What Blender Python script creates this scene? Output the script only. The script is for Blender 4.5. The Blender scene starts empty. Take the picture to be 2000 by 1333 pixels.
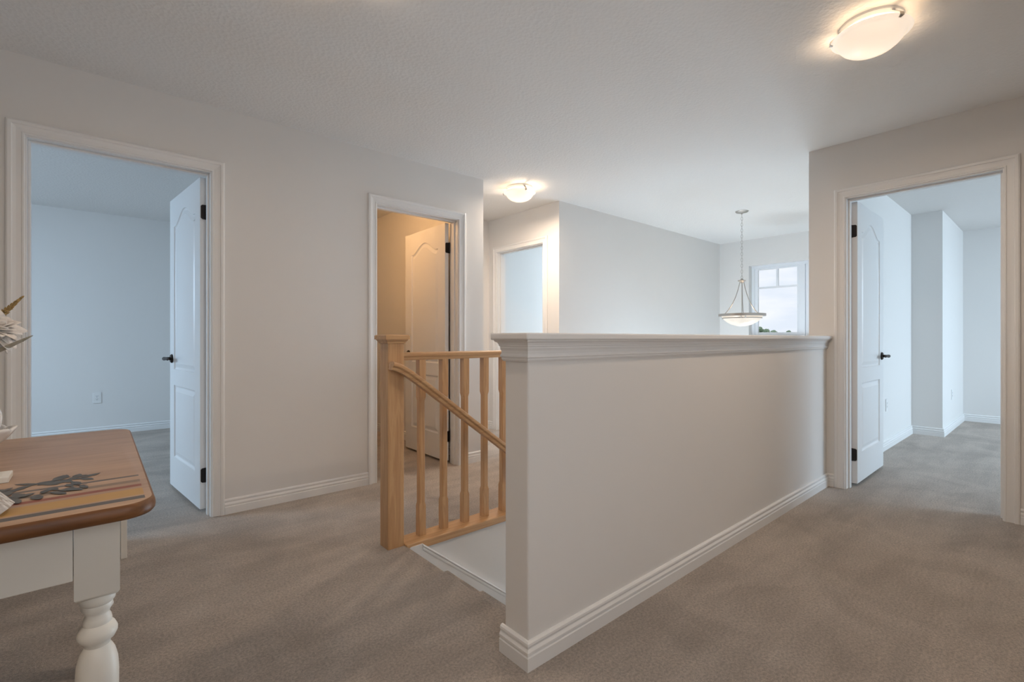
import bpy, bmesh, math, random
from mathutils import Vector, Matrix
R = math.radians
random.seed(7)
S = bpy.context.scene
COL = S.collection

# ------------------------------------------------------------------ camera, world, light, exposure
FPX = 937.0                      # focal length in pixels of a 2000 px wide frame
YAW = R(49.1)                    # angle between the view axis and world +X
cam = bpy.data.cameras.new('camera')
cam.sensor_width = 36.0
cam.lens = FPX / 2000.0 * 36.0
cam.shift_y = -0.0025
cam.clip_start = 0.02
cam.clip_end = 600
camo = bpy.data.objects.new('camera', cam)
COL.objects.link(camo)
camo.location = (0, 0, 1.06)
camo.rotation_euler = (R(90), 0, YAW - R(90))
S.camera = camo

S.view_settings.view_transform = 'Standard'
S.view_settings.look = 'None'
S.view_settings.gamma = 1.0
S.view_settings.use_curve_mapping = False
S.view_settings.exposure = 0.04

def make_world():
    w = bpy.data.worlds.new('sky')
    S.world = w
    w.use_nodes = True
    nt = w.node_tree
    n = nt.nodes
    n.clear()
    out = n.new('ShaderNodeOutputWorld')
    bg = n.new('ShaderNodeBackground')
    tc = n.new('ShaderNodeTexCoord')
    mp = n.new('ShaderNodeMapping')
    mp.inputs['Scale'].default_value = (1.0, 1.0, 4.0)
    no = n.new('ShaderNodeTexNoise')
    no.inputs['Scale'].default_value = 5.0
    no.inputs['Detail'].default_value = 5.0
    no.inputs['Roughness'].default_value = 0.5
    ra = n.new('ShaderNodeValToRGB')
    ra.color_ramp.elements[0].position = 0.30
    ra.color_ramp.elements[0].color = (0.82, 0.87, 0.95, 1)
    ra.color_ramp.elements[1].position = 0.50
    ra.color_ramp.elements[1].color = (0.98, 0.98, 1.0, 1)
    nt.links.new(tc.outputs['Generated'], mp.inputs['Vector'])
    nt.links.new(mp.outputs['Vector'], no.inputs['Vector'])
    nt.links.new(no.outputs['Fac'], ra.inputs['Fac'])
    nt.links.new(ra.outputs['Color'], bg.inputs['Color'])
    bg.inputs['Strength'].default_value = 1.02
    nt.links.new(bg.outputs['Background'], out.inputs['Surface'])
make_world()

DAY = (0.70, 0.86, 1.0)
def daylight(name, loc, aim, sx, sz, watts, col=DAY):
    """area light standing for sky light at a window"""
    L = bpy.data.lights.new(name, 'AREA')
    L.shape = 'RECTANGLE'
    L.size = sx
    L.size_y = sz
    L.energy = watts
    L.color = col
    o = bpy.data.objects.new(name, L)
    COL.objects.link(o)
    o.location = loc
    o.rotation_euler = Vector(aim).to_track_quat('-Z', 'Y').to_euler()
    return o
daylight('daylight_bedroom', (-2.95, 5.25, 1.85), (1, 0, -0.75), 2.0, 1.3, 165, (0.58, 0.79, 1.0))
daylight('daylight_far_room', (7.02, 4.3, 1.45), (-1, 0, 0), 1.2, 1.2, 84)
daylight('daylight_right_room', (6.6, -3.05, 1.80), (0, 1, -0.75), 2.6, 1.5, 262, (0.66, 0.84, 1.0))
daylight('foyer_fill', (7.02, 2.28, -1.35), (-1, 0, 0), 1.2, 1.8, 140, (0.70, 0.86, 1.0))  # unseen lower source added to brighten the stairwell wall and ceiling
daylight('daylight_landing', (7.9, 2.265, 3.1), (-1, 0, -0.85), 1.8, 1.2, 55, (0.75, 0.89, 1.0))
daylight('window_wall_fill', (3.38, 2.8, -1.55), (1, 0, 0.2), 0.7, 1.8, 84, (0.70, 0.86, 1.0))  # unseen lamp added under the landing to brighten the window wall
daylight('daylight_hall', (0.6, -1.08, 1.45), (0, 1, 0), 1.6, 1.2, 14, (0.95, 0.97, 1.0))

# ------------------------------------------------------------------ materials
MATS = {}
def nodes(name):
    m = bpy.data.materials.new(name)
    m.use_nodes = True
    nt = m.node_tree
    b = nt.nodes['Principled BSDF']
    return m, nt, b
def N(nt, t, **kw):
    n = nt.nodes.new(t)
    for k, v in kw.items():
        if k.startswith('_'):
            setattr(n, k[1:], v)
        else:
            n.inputs[k.replace('_', ' ')].default_value = v
    return n
def coords(nt, kind='Object', scale=(1, 1, 1), rnd=False):
    tc = nt.nodes.new('ShaderNodeTexCoord')
    mp = nt.nodes.new('ShaderNodeMapping')
    mp.inputs['Scale'].default_value = scale
    nt.links.new(tc.outputs[kind], mp.inputs['Vector'])
    if rnd:
        oi = nt.nodes.new('ShaderNodeObjectInfo')
        mu = nt.nodes.new('ShaderNodeMath')
        mu.operation = 'MULTIPLY'
        mu.inputs[1].default_value = 37.0
        nt.links.new(oi.outputs['Random'], mu.inputs[0])
        nt.links.new(mu.outputs[0], mp.inputs['Location'])
    return mp.outputs['Vector']
def world_pos(nt, scale=(1, 1, 1)):
    g = nt.nodes.new('ShaderNodeNewGeometry')
    mp = nt.nodes.new('ShaderNodeMapping')
    mp.inputs['Scale'].default_value = scale
    nt.links.new(g.outputs['Position'], mp.inputs['Vector'])
    return mp.outputs['Vector']
def bump(nt, b, h, strength, dist):
    bp = N(nt, 'ShaderNodeBump', Strength=strength, Distance=dist)
    nt.links.new(h, bp.inputs['Height'])
    nt.links.new(bp.outputs['Normal'], b.inputs['Normal'])
def ramp(nt, fac, stops):
    r = nt.nodes.new('ShaderNodeValToRGB')
    e = r.color_ramp.elements
    while len(e) < len(stops):
        e.new(0.5)
    for i, (p, c) in enumerate(stops):
        e[i].position = p
        e[i].color = (c[0], c[1], c[2], 1)
    nt.links.new(fac, r.inputs['Fac'])
    return r.outputs['Color']

def paint(name, col, rough, bscale, bstr, bdist=0.001, detail=3):
    m, nt, b = nodes(name)
    b.inputs['Base Color'].default_value = (*col, 1)
    b.inputs['Roughness'].default_value = rough
    v = world_pos(nt)
    no = N(nt, 'ShaderNodeTexNoise', Scale=bscale, Detail=detail)
    nt.links.new(v, no.inputs['Vector'])
    bump(nt, b, no.outputs['Fac'], bstr, bdist)
    MATS[name] = m
    return m
paint('wall', (0.80, 0.785, 0.765), 0.85, 180, 0.12)
paint('trim', (0.84, 0.835, 0.825), 0.38, 25, 0.01, 0.0003)
paint('door', (0.84, 0.84, 0.84), 0.35, 90, 0.03, 0.0005)
paint('plastic', (0.84, 0.84, 0.83), 0.35, 60, 0.02)
paint('ceramic', (0.80, 0.78, 0.75), 0.25, 40, 0.03)
paint('vinyl', (0.83, 0.86, 0.90), 0.35, 60, 0.02)
paint('furniture_white', (0.78, 0.76, 0.70), 0.42, 70, 0.08)

def mat_ceiling():
    m, nt, b = nodes('ceiling')
    b.inputs['Base Color'].default_value = (0.80, 0.785, 0.765, 1)
    b.inputs['Roughness'].default_value = 0.9
    v = world_pos(nt)
    a = N(nt, 'ShaderNodeTexNoise', Scale=42, Detail=4, Roughness=0.55, Distortion=1.2)
    c = N(nt, 'ShaderNodeTexVoronoi', Scale=55)
    nt.links.new(v, a.inputs['Vector'])
    nt.links.new(v, c.inputs['Vector'])
    mx = N(nt, 'ShaderNodeMath', _operation='ADD')
    nt.links.new(a.outputs['Fac'], mx.inputs[0])
    nt.links.new(c.outputs['Distance'], mx.inputs[1])
    bump(nt, b, mx.outputs[0], 0.38, 0.004)
    MATS['ceiling'] = m
mat_ceiling()

def mat_carpet():
    m, nt, b = nodes('carpet')
    v = world_pos(nt)
    fine = N(nt, 'ShaderNodeTexNoise', Scale=420, Detail=3, Roughness=0.7)
    mid = N(nt, 'ShaderNodeTexNoise', Scale=110, Detail=4, Roughness=0.65)
    big = N(nt, 'ShaderNodeTexNoise', Scale=2.6, Detail=4, Roughness=0.6, Distortion=0.8)
    for q in (fine, mid, big):
        nt.links.new(v, q.inputs['Vector'])
    c1 = ramp(nt, fine.outputs['Fac'], [(0.33, (0.48, 0.41, 0.35)), (0.5, (0.69, 0.60, 0.525)), (0.68, (0.84, 0.745, 0.66))])
    c2 = ramp(nt, mid.outputs['Fac'], [(0.34, (0.74, 0.73, 0.72)), (0.62, (1.14, 1.14, 1.14))])
    c3 = ramp(nt, big.outputs['Fac'], [(0.32, (0.84, 0.83, 0.82)), (0.66, (1.08, 1.08, 1.08))])
    m1 = N(nt, 'ShaderNodeMix', _data_type='RGBA', _blend_type='MULTIPLY')
    m1.inputs['Factor'].default_value = 1.0
    m2 = N(nt, 'ShaderNodeMix', _data_type='RGBA', _blend_type='MULTIPLY')
    m2.inputs['Factor'].default_value = 1.0
    nt.links.new(c1, m1.inputs['A'])
    nt.links.new(c2, m1.inputs['B'])
    nt.links.new(m1.outputs['Result'], m2.inputs['A'])
    nt.links.new(c3, m2.inputs['B'])
    st_ = N(nt, 'ShaderNodeTexNoise', Scale=2.2, Detail=3, Roughness=0.5)
    nt.links.new(world_pos(nt, (0.5, 3.2, 1)), st_.inputs['Vector'])
    c4 = ramp(nt, st_.outputs['Fac'], [(0.40, (0.93, 0.93, 0.93)), (0.58, (1.05, 1.05, 1.05))])
    m3 = N(nt, 'ShaderNodeMix', _data_type='RGBA', _blend_type='MULTIPLY')
    m3.inputs['Factor'].default_value = 1.0
    nt.links.new(m2.outputs['Result'], m3.inputs['A'])
    nt.links.new(c4, m3.inputs['B'])
    nt.links.new(m3.outputs['Result'], b.inputs['Base Color'])
    b.inputs['Roughness'].default_value = 1.0
    b.inputs['Specular IOR Level'].default_value = 0.05
    b.inputs['Sheen Weight'].default_value = 0.25
    b.inputs['Sheen Roughness'].default_value = 0.6
    ad = N(nt, 'ShaderNodeMath', _operation='ADD')
    nt.links.new(fine.outputs['Fac'], ad.inputs[0])
    nt.links.new(mid.outputs['Fac'], ad.inputs[1])
    bump(nt, b, ad.outputs[0], 0.9, 0.010)
    MATS['carpet'] = m
mat_carpet()

def mat_wood(name, axis, cols, rough=0.38):
    """grain runs along the object's own axis"""
    m, nt, b = nodes(name)
    sc = [14.0, 14.0, 14.0]
    sc['xyz'.index(axis)] = 0.9
    v = coords(nt, 'Object', sc, True)
    a = N(nt, 'ShaderNodeTexNoise', Scale=2.2, Detail=5, Roughness=0.55, Distortion=1.1)
    nt.links.new(v, a.inputs['Vector'])
    wv = N(nt, 'ShaderNodeMath', _operation='MULTIPLY')
    wv.inputs[1].default_value = 7.0
    nt.links.new(a.outputs['Fac'], wv.inputs[0])
    fr = N(nt, 'ShaderNodeMath', _operation='PINGPONG')
    fr.inputs[1].default_value = 1.0
    nt.links.new(wv.outputs[0], fr.inputs[0])
    c = ramp(nt, fr.outputs[0], [(0.0, cols[0]), (0.55, cols[1]), (1.0, cols[2])])
    nt.links.new(c, b.inputs['Base Color'])
    b.inputs['Roughness'].default_value = rough
    bump(nt, b, fr.outputs[0], 0.05, 0.001)
    MATS[name] = m
OAK = [(0.50, 0.285, 0.135), (0.565, 0.335, 0.165), (0.61, 0.375, 0.19)]
for ax in 'xyz':
    mat_wood('oak_' + ax, ax, OAK)
mat_wood('weathered', 'x', [(0.40, 0.36, 0.33), (0.62, 0.59, 0.56), (0.74, 0.72, 0.70)], 0.7)

def metal(name, col, rough, metallic=1.0):
    m, nt, b = nodes(name)
    b.inputs['Base Color'].default_value = (*col, 1)
    b.inputs['Metallic'].default_value = metallic
    v = coords(nt, 'Object')
    no = N(nt, 'ShaderNodeTexNoise', Scale=60, Detail=2)
    nt.links.new(v, no.inputs['Vector'])
    mr = N(nt, 'ShaderNodeMapRange')
    mr.inputs['To Min'].default_value = rough * 0.85
    mr.inputs['To Max'].default_value = rough * 1.15
    nt.links.new(no.outputs['Fac'], mr.inputs['Value'])
    nt.links.new(mr.outputs['Result'], b.inputs['Roughness'])
    MATS[name] = m
metal('bronze', (0.025, 0.018, 0.015), 0.38, 0.6)
metal('nickel', (0.47, 0.44, 0.41), 0.34)
metal('dark_slot', (0.03, 0.03, 0.03), 0.6, 0.0)

def mat_glass_bowl(name, emit, col, trans, base=0.8):
    m, nt, b = nodes(name)
    b.inputs['Base Color'].default_value = (base, base * 0.95, base * 0.88, 1)
    b.inputs['Roughness'].default_value = 0.25
    v = coords(nt, 'Object')
    no = N(nt, 'ShaderNodeTexNoise', Scale=9, Detail=3, Distortion=1.5)
    nt.links.new(v, no.inputs['Vector'])
    c = ramp(nt, no.outputs['Fac'], [(0.3, [k * 0.88 for k in col]), (0.7, col)])
    nt.links.new(c, b.inputs['Emission Color'])
    b.inputs['Emission Strength'].default_value = emit
    tr = nt.nodes.new('ShaderNodeBsdfTranslucent')
    tr.inputs['Color'].default_value = (trans, trans * 0.93, trans * 0.82, 1)
    ad = nt.nodes.new('ShaderNodeAddShader')
    out = nt.nodes['Material Output']
    nt.links.new(b.outputs[0], ad.inputs[0])
    nt.links.new(tr.outputs[0], ad.inputs[1])
    nt.links.new(ad.outputs[0], out.inputs['Surface'])
    MATS[name] = m
mat_glass_bowl('lamp_glass', 0.50, (1.0, 0.87, 0.74), 0.11)
mat_glass_bowl('pendant_glass', 0.52, (1.0, 0.84, 0.66), 0.03, 0.35)

def emitter(name, col, st):
    m, nt, b = nodes(name)
    b.inputs['Base Color'].default_value = (*col, 1)
    b.inputs['Emission Color'].default_value = (*col, 1)
    b.inputs['Emission Strength'].default_value = st
    MATS[name] = m
emitter('bulb', (1.0, 0.80, 0.55), 4.0)

def mat_pane():
    m, nt, b = nodes('pane')
    out = nt.nodes['Material Output']
    t = nt.nodes.new('ShaderNodeBsdfTransparent')
    t.inputs['Color'].default_value = (0.97, 0.985, 1, 1)
    g = nt.nodes.new('ShaderNodeBsdfGlossy')
    g.inputs['Roughness'].default_value = 0.02
    fr = nt.nodes.new('ShaderNodeFresnel')
    fr.inputs['IOR'].default_value = 1.25
    mx = nt.nodes.new('ShaderNodeMixShader')
    nt.links.new(fr.outputs[0], mx.inputs[0])
    nt.links.new(t.outputs[0], mx.inputs[1])
    nt.links.new(g.outputs[0], mx.inputs[2])
    nt.links.new(mx.outputs[0], out.inputs['Surface'])
    MATS['pane'] = m
mat_pane()

def leafy(name, cols, scale, rough=0.8):
    m, nt, b = nodes(name)
    v = coords(nt, 'Object')
    no = N(nt, 'ShaderNodeTexNoise', Scale=scale, Detail=3)
    nt.links.new(v, no.inputs['Vector'])
    c = ramp(nt, no.outputs['Fac'], [(0.3, cols[0]), (0.7, cols[1])])
    nt.links.new(c, b.inputs['Base Color'])
    b.inputs['Roughness'].default_value = rough
    MATS[name] = m
leafy('petal', [(0.66, 0.62, 0.60), (0.84, 0.79, 0.72)], 25)
leafy('grey_leaf', [(0.22, 0.21, 0.15), (0.42, 0.40, 0.33)], 60)
leafy('spike', [(0.20, 0.15, 0.05), (0.55, 0.38, 0.16)], 90)
leafy('tree', [(0.16, 0.24, 0.17), (0.26, 0.35, 0.25)], 0.8)
leafy('grass', [(0.22, 0.30, 0.14), (0.32, 0.38, 0.2)], 0.1)
leafy('vase', [(0.40, 0.32, 0.27), (0.52, 0.43, 0.36)], 12, 0.35)
leafy('stencil', [(0.075, 0.075, 0.075), (0.13, 0.125, 0.115)], 30, 0.5)

def mat_tabletop():
    m, nt, b = nodes('tabletop')
    g = nt.nodes.new('ShaderNodeNewGeometry')
    sp = nt.nodes.new('ShaderNodeSeparateXYZ')
    nt.links.new(g.outputs['Position'], sp.inputs[0])
    sn = nt.nodes.new('ShaderNodeSeparateXYZ')
    tcn = nt.nodes.new('ShaderNodeTexCoord')
    nt.links.new(tcn.outputs['Normal'], sn.inputs[0])
    v = world_pos(nt, (1.6, 16, 16))
    gr = N(nt, 'ShaderNodeTexNoise', Scale=3.0, Detail=5, Roughness=0.6, Distortion=0.7)
    nt.links.new(v, gr.inputs['Vector'])
    v2 = world_pos(nt, (1.2, 4.2, 1))
    pl = N(nt, 'ShaderNodeTexNoise', Scale=2.0, Detail=2)
    nt.links.new(v2, pl.inputs['Vector'])
    top = ramp(nt, gr.outputs['Fac'], [(0.3, (0.43, 0.285, 0.19)), (0.5, (0.48, 0.33, 0.225)), (0.75, (0.53, 0.37, 0.26))])
    tint = ramp(nt, pl.outputs['Fac'], [(0.35, (0.82, 0.78, 0.76)), (0.65, (1.1, 1.08, 1.05))])
    mt = N(nt, 'ShaderNodeMix', _data_type='RGBA', _blend_type='MULTIPLY')
    mt.inputs['Factor'].default_value = 1
    nt.links.new(top, mt.inputs['A'])
    nt.links.new(tint, mt.inputs['B'])
    cur = mt.outputs['Result']
    def step(sock, edge, op, soft=None):
        q = N(nt, 'ShaderNodeMath', _operation=op)
        nt.links.new(sock, q.inputs[0])
        q.inputs[1].default_value = edge
        return q.outputs[0]
    def mul(a, c):
        q = N(nt, 'ShaderNodeMath', _operation='MULTIPLY')
        nt.links.new(a, q.inputs[0])
        if isinstance(c, float):
            q.inputs[1].default_value = c
        else:
            nt.links.new(c, q.inputs[1])
        return q.outputs[0]
    inx = step(sp.outputs['X'], 0.072, 'LESS_THAN')
    for y0, y1, col, k in [(1.174, 1.196, (0.085, 0.088, 0.09), 0.9), (1.205, 1.258, (0.50, 0.29, 0.085), 0.85),
                           (1.275, 1.294, (0.25, 0.06, 0.035), 0.85), (1.316, 1.338, (0.19, 0.145, 0.105), 0.7),
                           (1.370, 1.384, (0.09, 0.085, 0.08), 0.85)]:
        f = mul(mul(step(sp.outputs['Y'], y0, 'GREATER_THAN'), step(sp.outputs['Y'], y1, 'LESS_THAN')), inx)
        f = mul(f, k)
        mm = N(nt, 'ShaderNodeMix', _data_type='RGBA')
        nt.links.new(f, mm.inputs['Factor'])
        nt.links.new(cur, mm.inputs['A'])
        mm.inputs['B'].default_value = (*col, 1)
        cur = mm.outputs['Result']
    edge = ramp(nt, gr.outputs['Fac'], [(0.3, (0.115, 0.042, 0.011)), (0.7, (0.22, 0.09, 0.026))])
    isside = step(sn.outputs['Z'], 0.9, 'LESS_THAN')
    fin = N(nt, 'ShaderNodeMix', _data_type='RGBA')
    nt.links.new(isside, fin.inputs['Factor'])
    nt.links.new(cur, fin.inputs['A'])
    nt.links.new(edge, fin.inputs['B'])
    nt.links.new(fin.outputs['Result'], b.inputs['Base Color'])
    b.inputs['Roughness'].default_value = 0.45
    bump(nt, b, gr.outputs['Fac'], 0.04, 0.001)
    MATS['tabletop'] = m
mat_tabletop()

# ------------------------------------------------------------------ mesh helpers
class MB:
    def __init__(s):
        s.v = []
        s.f = []
    def add(s, vs, fs):
        k = len(s.v)
        s.v += [Vector(p) for p in vs]
        s.f += [[i + k for i in q] for q in fs]
        return s
    def box(s, x0, x1, y0, y1, z0, z1):
        vs = [(x, y, z) for z in (z0, z1) for y in (y0, y1) for x in (x0, x1)]
        return s.add(vs, [(0, 2, 3, 1), (4, 5, 7, 6), (0, 1, 5, 4), (2, 6, 7, 3), (0, 4, 6, 2), (1, 3, 7, 5)])
    def rings(s, rings, closed=False, cap=True):
        n = len(rings[0])
        vs = [p for r in rings for p in r]
        fs = []
        m = len(rings)
        for i in range(m if closed else m - 1):
            a, b = i * n, ((i + 1) % m) * n
            for j in range(n):
                k = (j + 1) % n
                fs.append((a + j, a + k, b + k, b + j))
        if cap and not closed:
            fs.append(tuple(range(n))[::-1])
            fs.append(tuple(range((m - 1) * n, m * n)))
        return s.add(vs, fs)
    def lathe(s, prof, c=(0, 0, 0), seg=32, cap=True):
        """prof: list of (radius, z)"""
        rg = [[(c[0] + r * math.cos(2 * math.pi * j / seg), c[1] + r * math.sin(2 * math.pi * j / seg), c[2] + z) for j in range(seg)] for r, z in prof]
        return s.rings(rg, cap=cap)
    def tube(s, path, r, seg=10, closed=False, rads=None):
        pts = [Vector(p) for p in path]
        n = len(pts)
        rg = []
        up = None
        for i, p in enumerate(pts):
            a = pts[(i - 1) % n] if (closed or i > 0) else p
            b = pts[(i + 1) % n] if (closed or i < n - 1) else p
            t = (b - a).normalized()
            if up is None:
                up = Vector((0, 0, 1)) if abs(t.z) < 0.9 else Vector((1, 0, 0))
            e1 = t.cross(up).normalized()
            e2 = e1.cross(t).normalized()
            up = e2
            rr = rads[i] if rads else r
            rg.append([p + rr * (math.cos(2 * math.pi * j / seg) * e1 + math.sin(2 * math.pi * j / seg) * e2) for j in range(seg)])
        return s.rings(rg, closed=closed)
    def prism(s, poly, fn0, fn1):
        """poly 2D; fn0/fn1 map (a, b) to the two end faces"""
        return s.rings([[fn0(*p) for p in poly], [fn1(*p) for p in poly]])
    def build(s, name, mat, parent=None, smooth=None, bevel=None, local=False, seg=2, kind=None):
        vs = s.v
        if parent is not None:
            off = Vector((0, 0, 0))
            if not local:
                q = parent
                while q is not None:
                    off += q.location
                    q = q.parent
            loc = Vector((0, 0, 0))
            vs = [p - off for p in vs]
            lo = Vector([min(p[i] for p in vs) for i in range(3)])
            hi = Vector([max(p[i] for p in vs) for i in range(3)])
            loc = (lo + hi) / 2
        else:
            lo = Vector([min(p[i] for p in vs) for i in range(3)])
            hi = Vector([max(p[i] for p in vs) for i in range(3)])
            loc = Vector(((lo.x + hi.x) / 2, (lo.y + hi.y) / 2, lo.z))
        me = bpy.data.meshes.new(name)
        me.from_pydata([p - loc for p in vs], [], s.f)
        bm = bmesh.new()
        bm.from_mesh(me)
        bmesh.ops.recalc_face_normals(bm, faces=bm.faces)
        bm.to_mesh(me)
        bm.free()
        me.materials.append(MATS[mat])
        if smooth is not None:
            me.shade_smooth()
            me.set_sharp_from_angle(angle=R(smooth))
        o = bpy.data.objects.new(name, me)
        COL.objects.link(o)
        o.location = loc
        o.parent = parent
        if bevel:
            bv = o.modifiers.new('soft_edge', 'BEVEL')
            bv.width = bevel
            bv.segments = seg
            bv.limit_method = 'ANGLE'
            bv.angle_limit = R(40)
        if kind:
            o['kind'] = kind
        return o

def tag(o, label, cat, group=None, kind=None):
    o['label'] = label
    o['category'] = cat
    if group:
        o['group'] = group
    if kind:
        o['kind'] = kind
    return o
def empty(name, loc, rz=0.0):
    o = bpy.data.objects.new(name, None)
    o.empty_display_size = 0.1
    COL.objects.link(o)
    o.location = loc
    o.rotation_euler = (0, 0, rz)
    return o
def struct(o, label, cat):
    return tag(o, label, cat, kind='structure')
def boxes(name, mat, bl, label, cat, bevel=None):
    mb = MB()
    for b in bl:
        mb.box(*b)
    return struct(mb.build(name, mat, bevel=bevel), label, cat)
def copy_part(o, parent, loc):
    c = o.copy()
    COL.objects.link(c)
    c.parent = parent
    c.location = loc
    return c

def mitred(path, prof, fn, closed=False):
    """path: 2D points; prof: (u, v) with u to the LEFT of travel; fn(a, b, v) -> 3D. One ring list per segment."""
    pts = [Vector((p[0], p[1])) for p in path]
    n = len(pts)
    rg = []
    for i in range(n):
        ds = []
        if i > 0:
            ds.append((pts[i] - pts[i - 1]).normalized())
        if i < n - 1:
            ds.append((pts[i + 1] - pts[i]).normalized())
        ns = [Vector((-d.y, d.x)) for d in ds]
        if len(ns) == 1:
            mdir = ns[0]
        else:
            s_ = ns[0] + ns[1]
            mdir = s_ / (1 + ns[0].dot(ns[1]))
        rg.append([fn(pts[i].x + u * mdir.x, pts[i].y + u * mdir.y, v) for u, v in prof])
    return rg

BASE = [(0, 0), (0.016, 0), (0.016, 0.043), (0.0125, 0.047), (0.0125, 0.050), (0.0155, 0.053), (0.0155, 0.060), (0.010, 0.069), (0.010, 0.073), (0.0125, 0.078), (0.0115, 0.085), (0.006, 0.090), (0, 0.090)]
def baseboard(name, paths, label):
    """each path runs with the room on its left; one board per straight run"""
    o = empty(name, (paths[0][0][0], paths[0][0][1], 0))
    struct(o, label, 'baseboard')
    for path in paths:
        rg = mitred(path, BASE, lambda a, b, v: (a, b, v))
        for i in range(len(rg) - 1):
            MB().rings([rg[i], rg[i + 1]]).build('baseboard_length', 'trim', o)
    return o

# ------------------------------------------------------------------ the house shell
T = 0.115
YL, XR, YH0, YH1, XE = 3.32, 3.985, 1.13, 1.245, 1.047
H = 2.44
LOW = -2.66
DOORS = {1: (-0.257, 0.511), 2: (1.562, 2.278), 3: (3.552, 4.320 - 0.023), 4: (0.241, 1.010)}
DH = 2.045
J = 0.018

boxes('floor', 'carpet', [
    (-2.0, 1.19, -1.0, YL, -0.30, 0), (1.19, XR + T, -1.0, YH0 + 0.02, -0.30, 0),
    (1.19, 3.47, 2.30, YL, -0.30, 0), (2.5, 3.55, YL, 4.5, -0.30, 0),
    (-2.55, 2.5, YL, 7.0, -0.30, 0), (3.55, 7.0, YL + 0.05, 7.0, -0.30, 0),
    (XR + T, 8.5, -2.65, YH0 + 0.02, -0.30, 0)],
    'beige cut-pile carpet covering the upstairs hall and rooms', 'carpet')
boxes('floor_lower', 'carpet', [(0.9, 7.0, 1.2, 3.4, LOW - 0.1, LOW)], 'carpeted lower hall floor at the foot of the stairs', 'floor')
boxes('ceiling', 'ceiling', [(-2.7, 8.7, -2.8, 7.2, H, H + 0.12)], 'white stippled ceiling over the whole upper floor', 'ceiling')

def wall_x(y0, y1, x0, x1, z0, z1, holes):
    """wall running along X with openings (a0, a1, z0, z1)"""
    out = []
    c = x0
    for a0, a1, b0, b1 in sorted(holes):
        out.append((c, a0, y0, y1, z0, z1))
        if b0 > z0:
            out.append((a0, a1, y0, y1, z0, b0))
        if b1 < z1:
            out.append((a0, a1, y0, y1, b1, z1))
        c = a1
    out.append((c, x1, y0, y1, z0, z1))
    return out
def wall_y(x0, x1, y0, y1, z0, z1, holes):
    return [(a, b, c, d, e, f) for (c, d, a, b, e, f) in wall_x(x0, x1, y0, y1, z0, z1, holes)]
def rough(n):
    return (DOORS[n][0] - J, DOORS[n][1] + J, 0, DH + J)

boxes('wall_left', 'wall', wall_x(YL, YL + T, -2.0, 2.545, 0, H, [rough(1), rough(2)]), 'long off-white wall with two doorways on the left', 'wall')
boxes('wall_closet', 'wall', [(2.445, 2.545, YL + T, 5.4, 0, H), (1.25, 1.35, YL + T, 6.95, 0, H), (1.35, 2.445, 5.3, 5.4, 0, H)], 'side walls of the small warm-lit room', 'wall')
boxes('wall_nook', 'wall', [(2.545, 3.5, 4.455, 4.57, 0, H)], 'end wall of the short passage beside the far doorway', 'wall')
boxes('wall_far', 'wall', wall_y(3.5, 3.615, YL + T, 6.95, 0, H, [rough(3)]), 'far wall with the bright doorway under the small ceiling light', 'wall')
boxes('wall_stair', 'wall', [(3.5, 7.05, YL, YL + T, LOW, H)], 'tall bright wall above the stairwell', 'wall')
boxes('wall_window', 'wall', wall_y(6.905, 7.05, YH1 - 0.0, YL, LOW, H, [(1.623, 2.907, 1.04, 2.075)])[:1] +
      [(6.905, 7.05, 1.623, 2.907, -0.4, 1.04), (6.905, 7.05, 1.623, 2.907, 2.075, H), (6.905, 7.05, 1.623, 2.907, LOW, -2.3), (6.905, 7.05, 2.907, YL, LOW, H)],
      'pale wall around the window beyond the stairwell', 'wall')
boxes('wall_half', 'wall', [(XE, XR, YH0, YH1, 0, 1.055)], 'low off-white half wall guarding the stairs', 'half wall', bevel=0.006)
boxes('wall_stairwell', 'wall', [(0.95, XR + T, YH0 + 0.03, YH1, LOW, -0.001), (0.95, 3.5, 2.205, 2.30, LOW, -0.032), (3.4, 3.5, 2.30, 2.40, LOW, -0.032), (3.4, 3.5, 3.20, YL, LOW, -0.032), (3.4, 3.5, 2.40, 3.20, -0.5, -0.032),
                                 (0.85, 0.95, YH0 + 0.03, 2.30, LOW, -0.30)], 'lower walls enclosing the stair flight', 'wall')
boxes('wall_right', 'wall', wall_y(XR, XR + T, -1.0, YH1, 0, H, [rough(4)]), 'off-white wall with the doorway on the right', 'wall')
boxes('wall_right_room', 'wall', [(XR + T, 6.88, YH0, YH1, LOW, H), (6.88, 8.45, 0.868, YH1, LOW, H), (8.45, 8.57, -2.6, YH1, 0, H)] +
      wall_x(-2.72, -2.6, XR, 8.57, 0, H, [(5.3, 7.9, 0.65, 2.05)]) + [(XR, XR + T, -2.6, -1.0, 0, H)],
      'pale blue-white walls of the room on the right', 'wall')
boxes('wall_back_rooms', 'wall', [(-2.6, 7.05, 6.95, 7.05, 0, H)], 'plain far wall of the back bedrooms', 'wall')
boxes('wall_bedroom', 'wall', wall_y(-2.6, -2.5, YL, 6.95, 0, H, [(4.25, 6.25, 0.85, 2.05)]) + [(-2.5, -2.0, YL, YL + T, 0, H)], 'outer wall of the left bedroom', 'wall')
boxes('wall_far_room', 'wall', wall_y(6.95, 7.05, YL + T, 6.95, 0, H, [(3.7, 4.9, 0.85, 2.05)]) + [(3.615, 6.95, 5.15, 5.25, 0, H)], 'outer wall of the far room', 'wall')
boxes('wall_hall_back', 'wall', wall_x(-1.12, -1.0, -2.0, XR, 0, H, [(-0.2, 1.4, 0.85, 2.05)]) + [(-2.12, -2.0, -1.0, YL, 0, H)], 'hall walls behind the viewer', 'wall')

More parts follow.
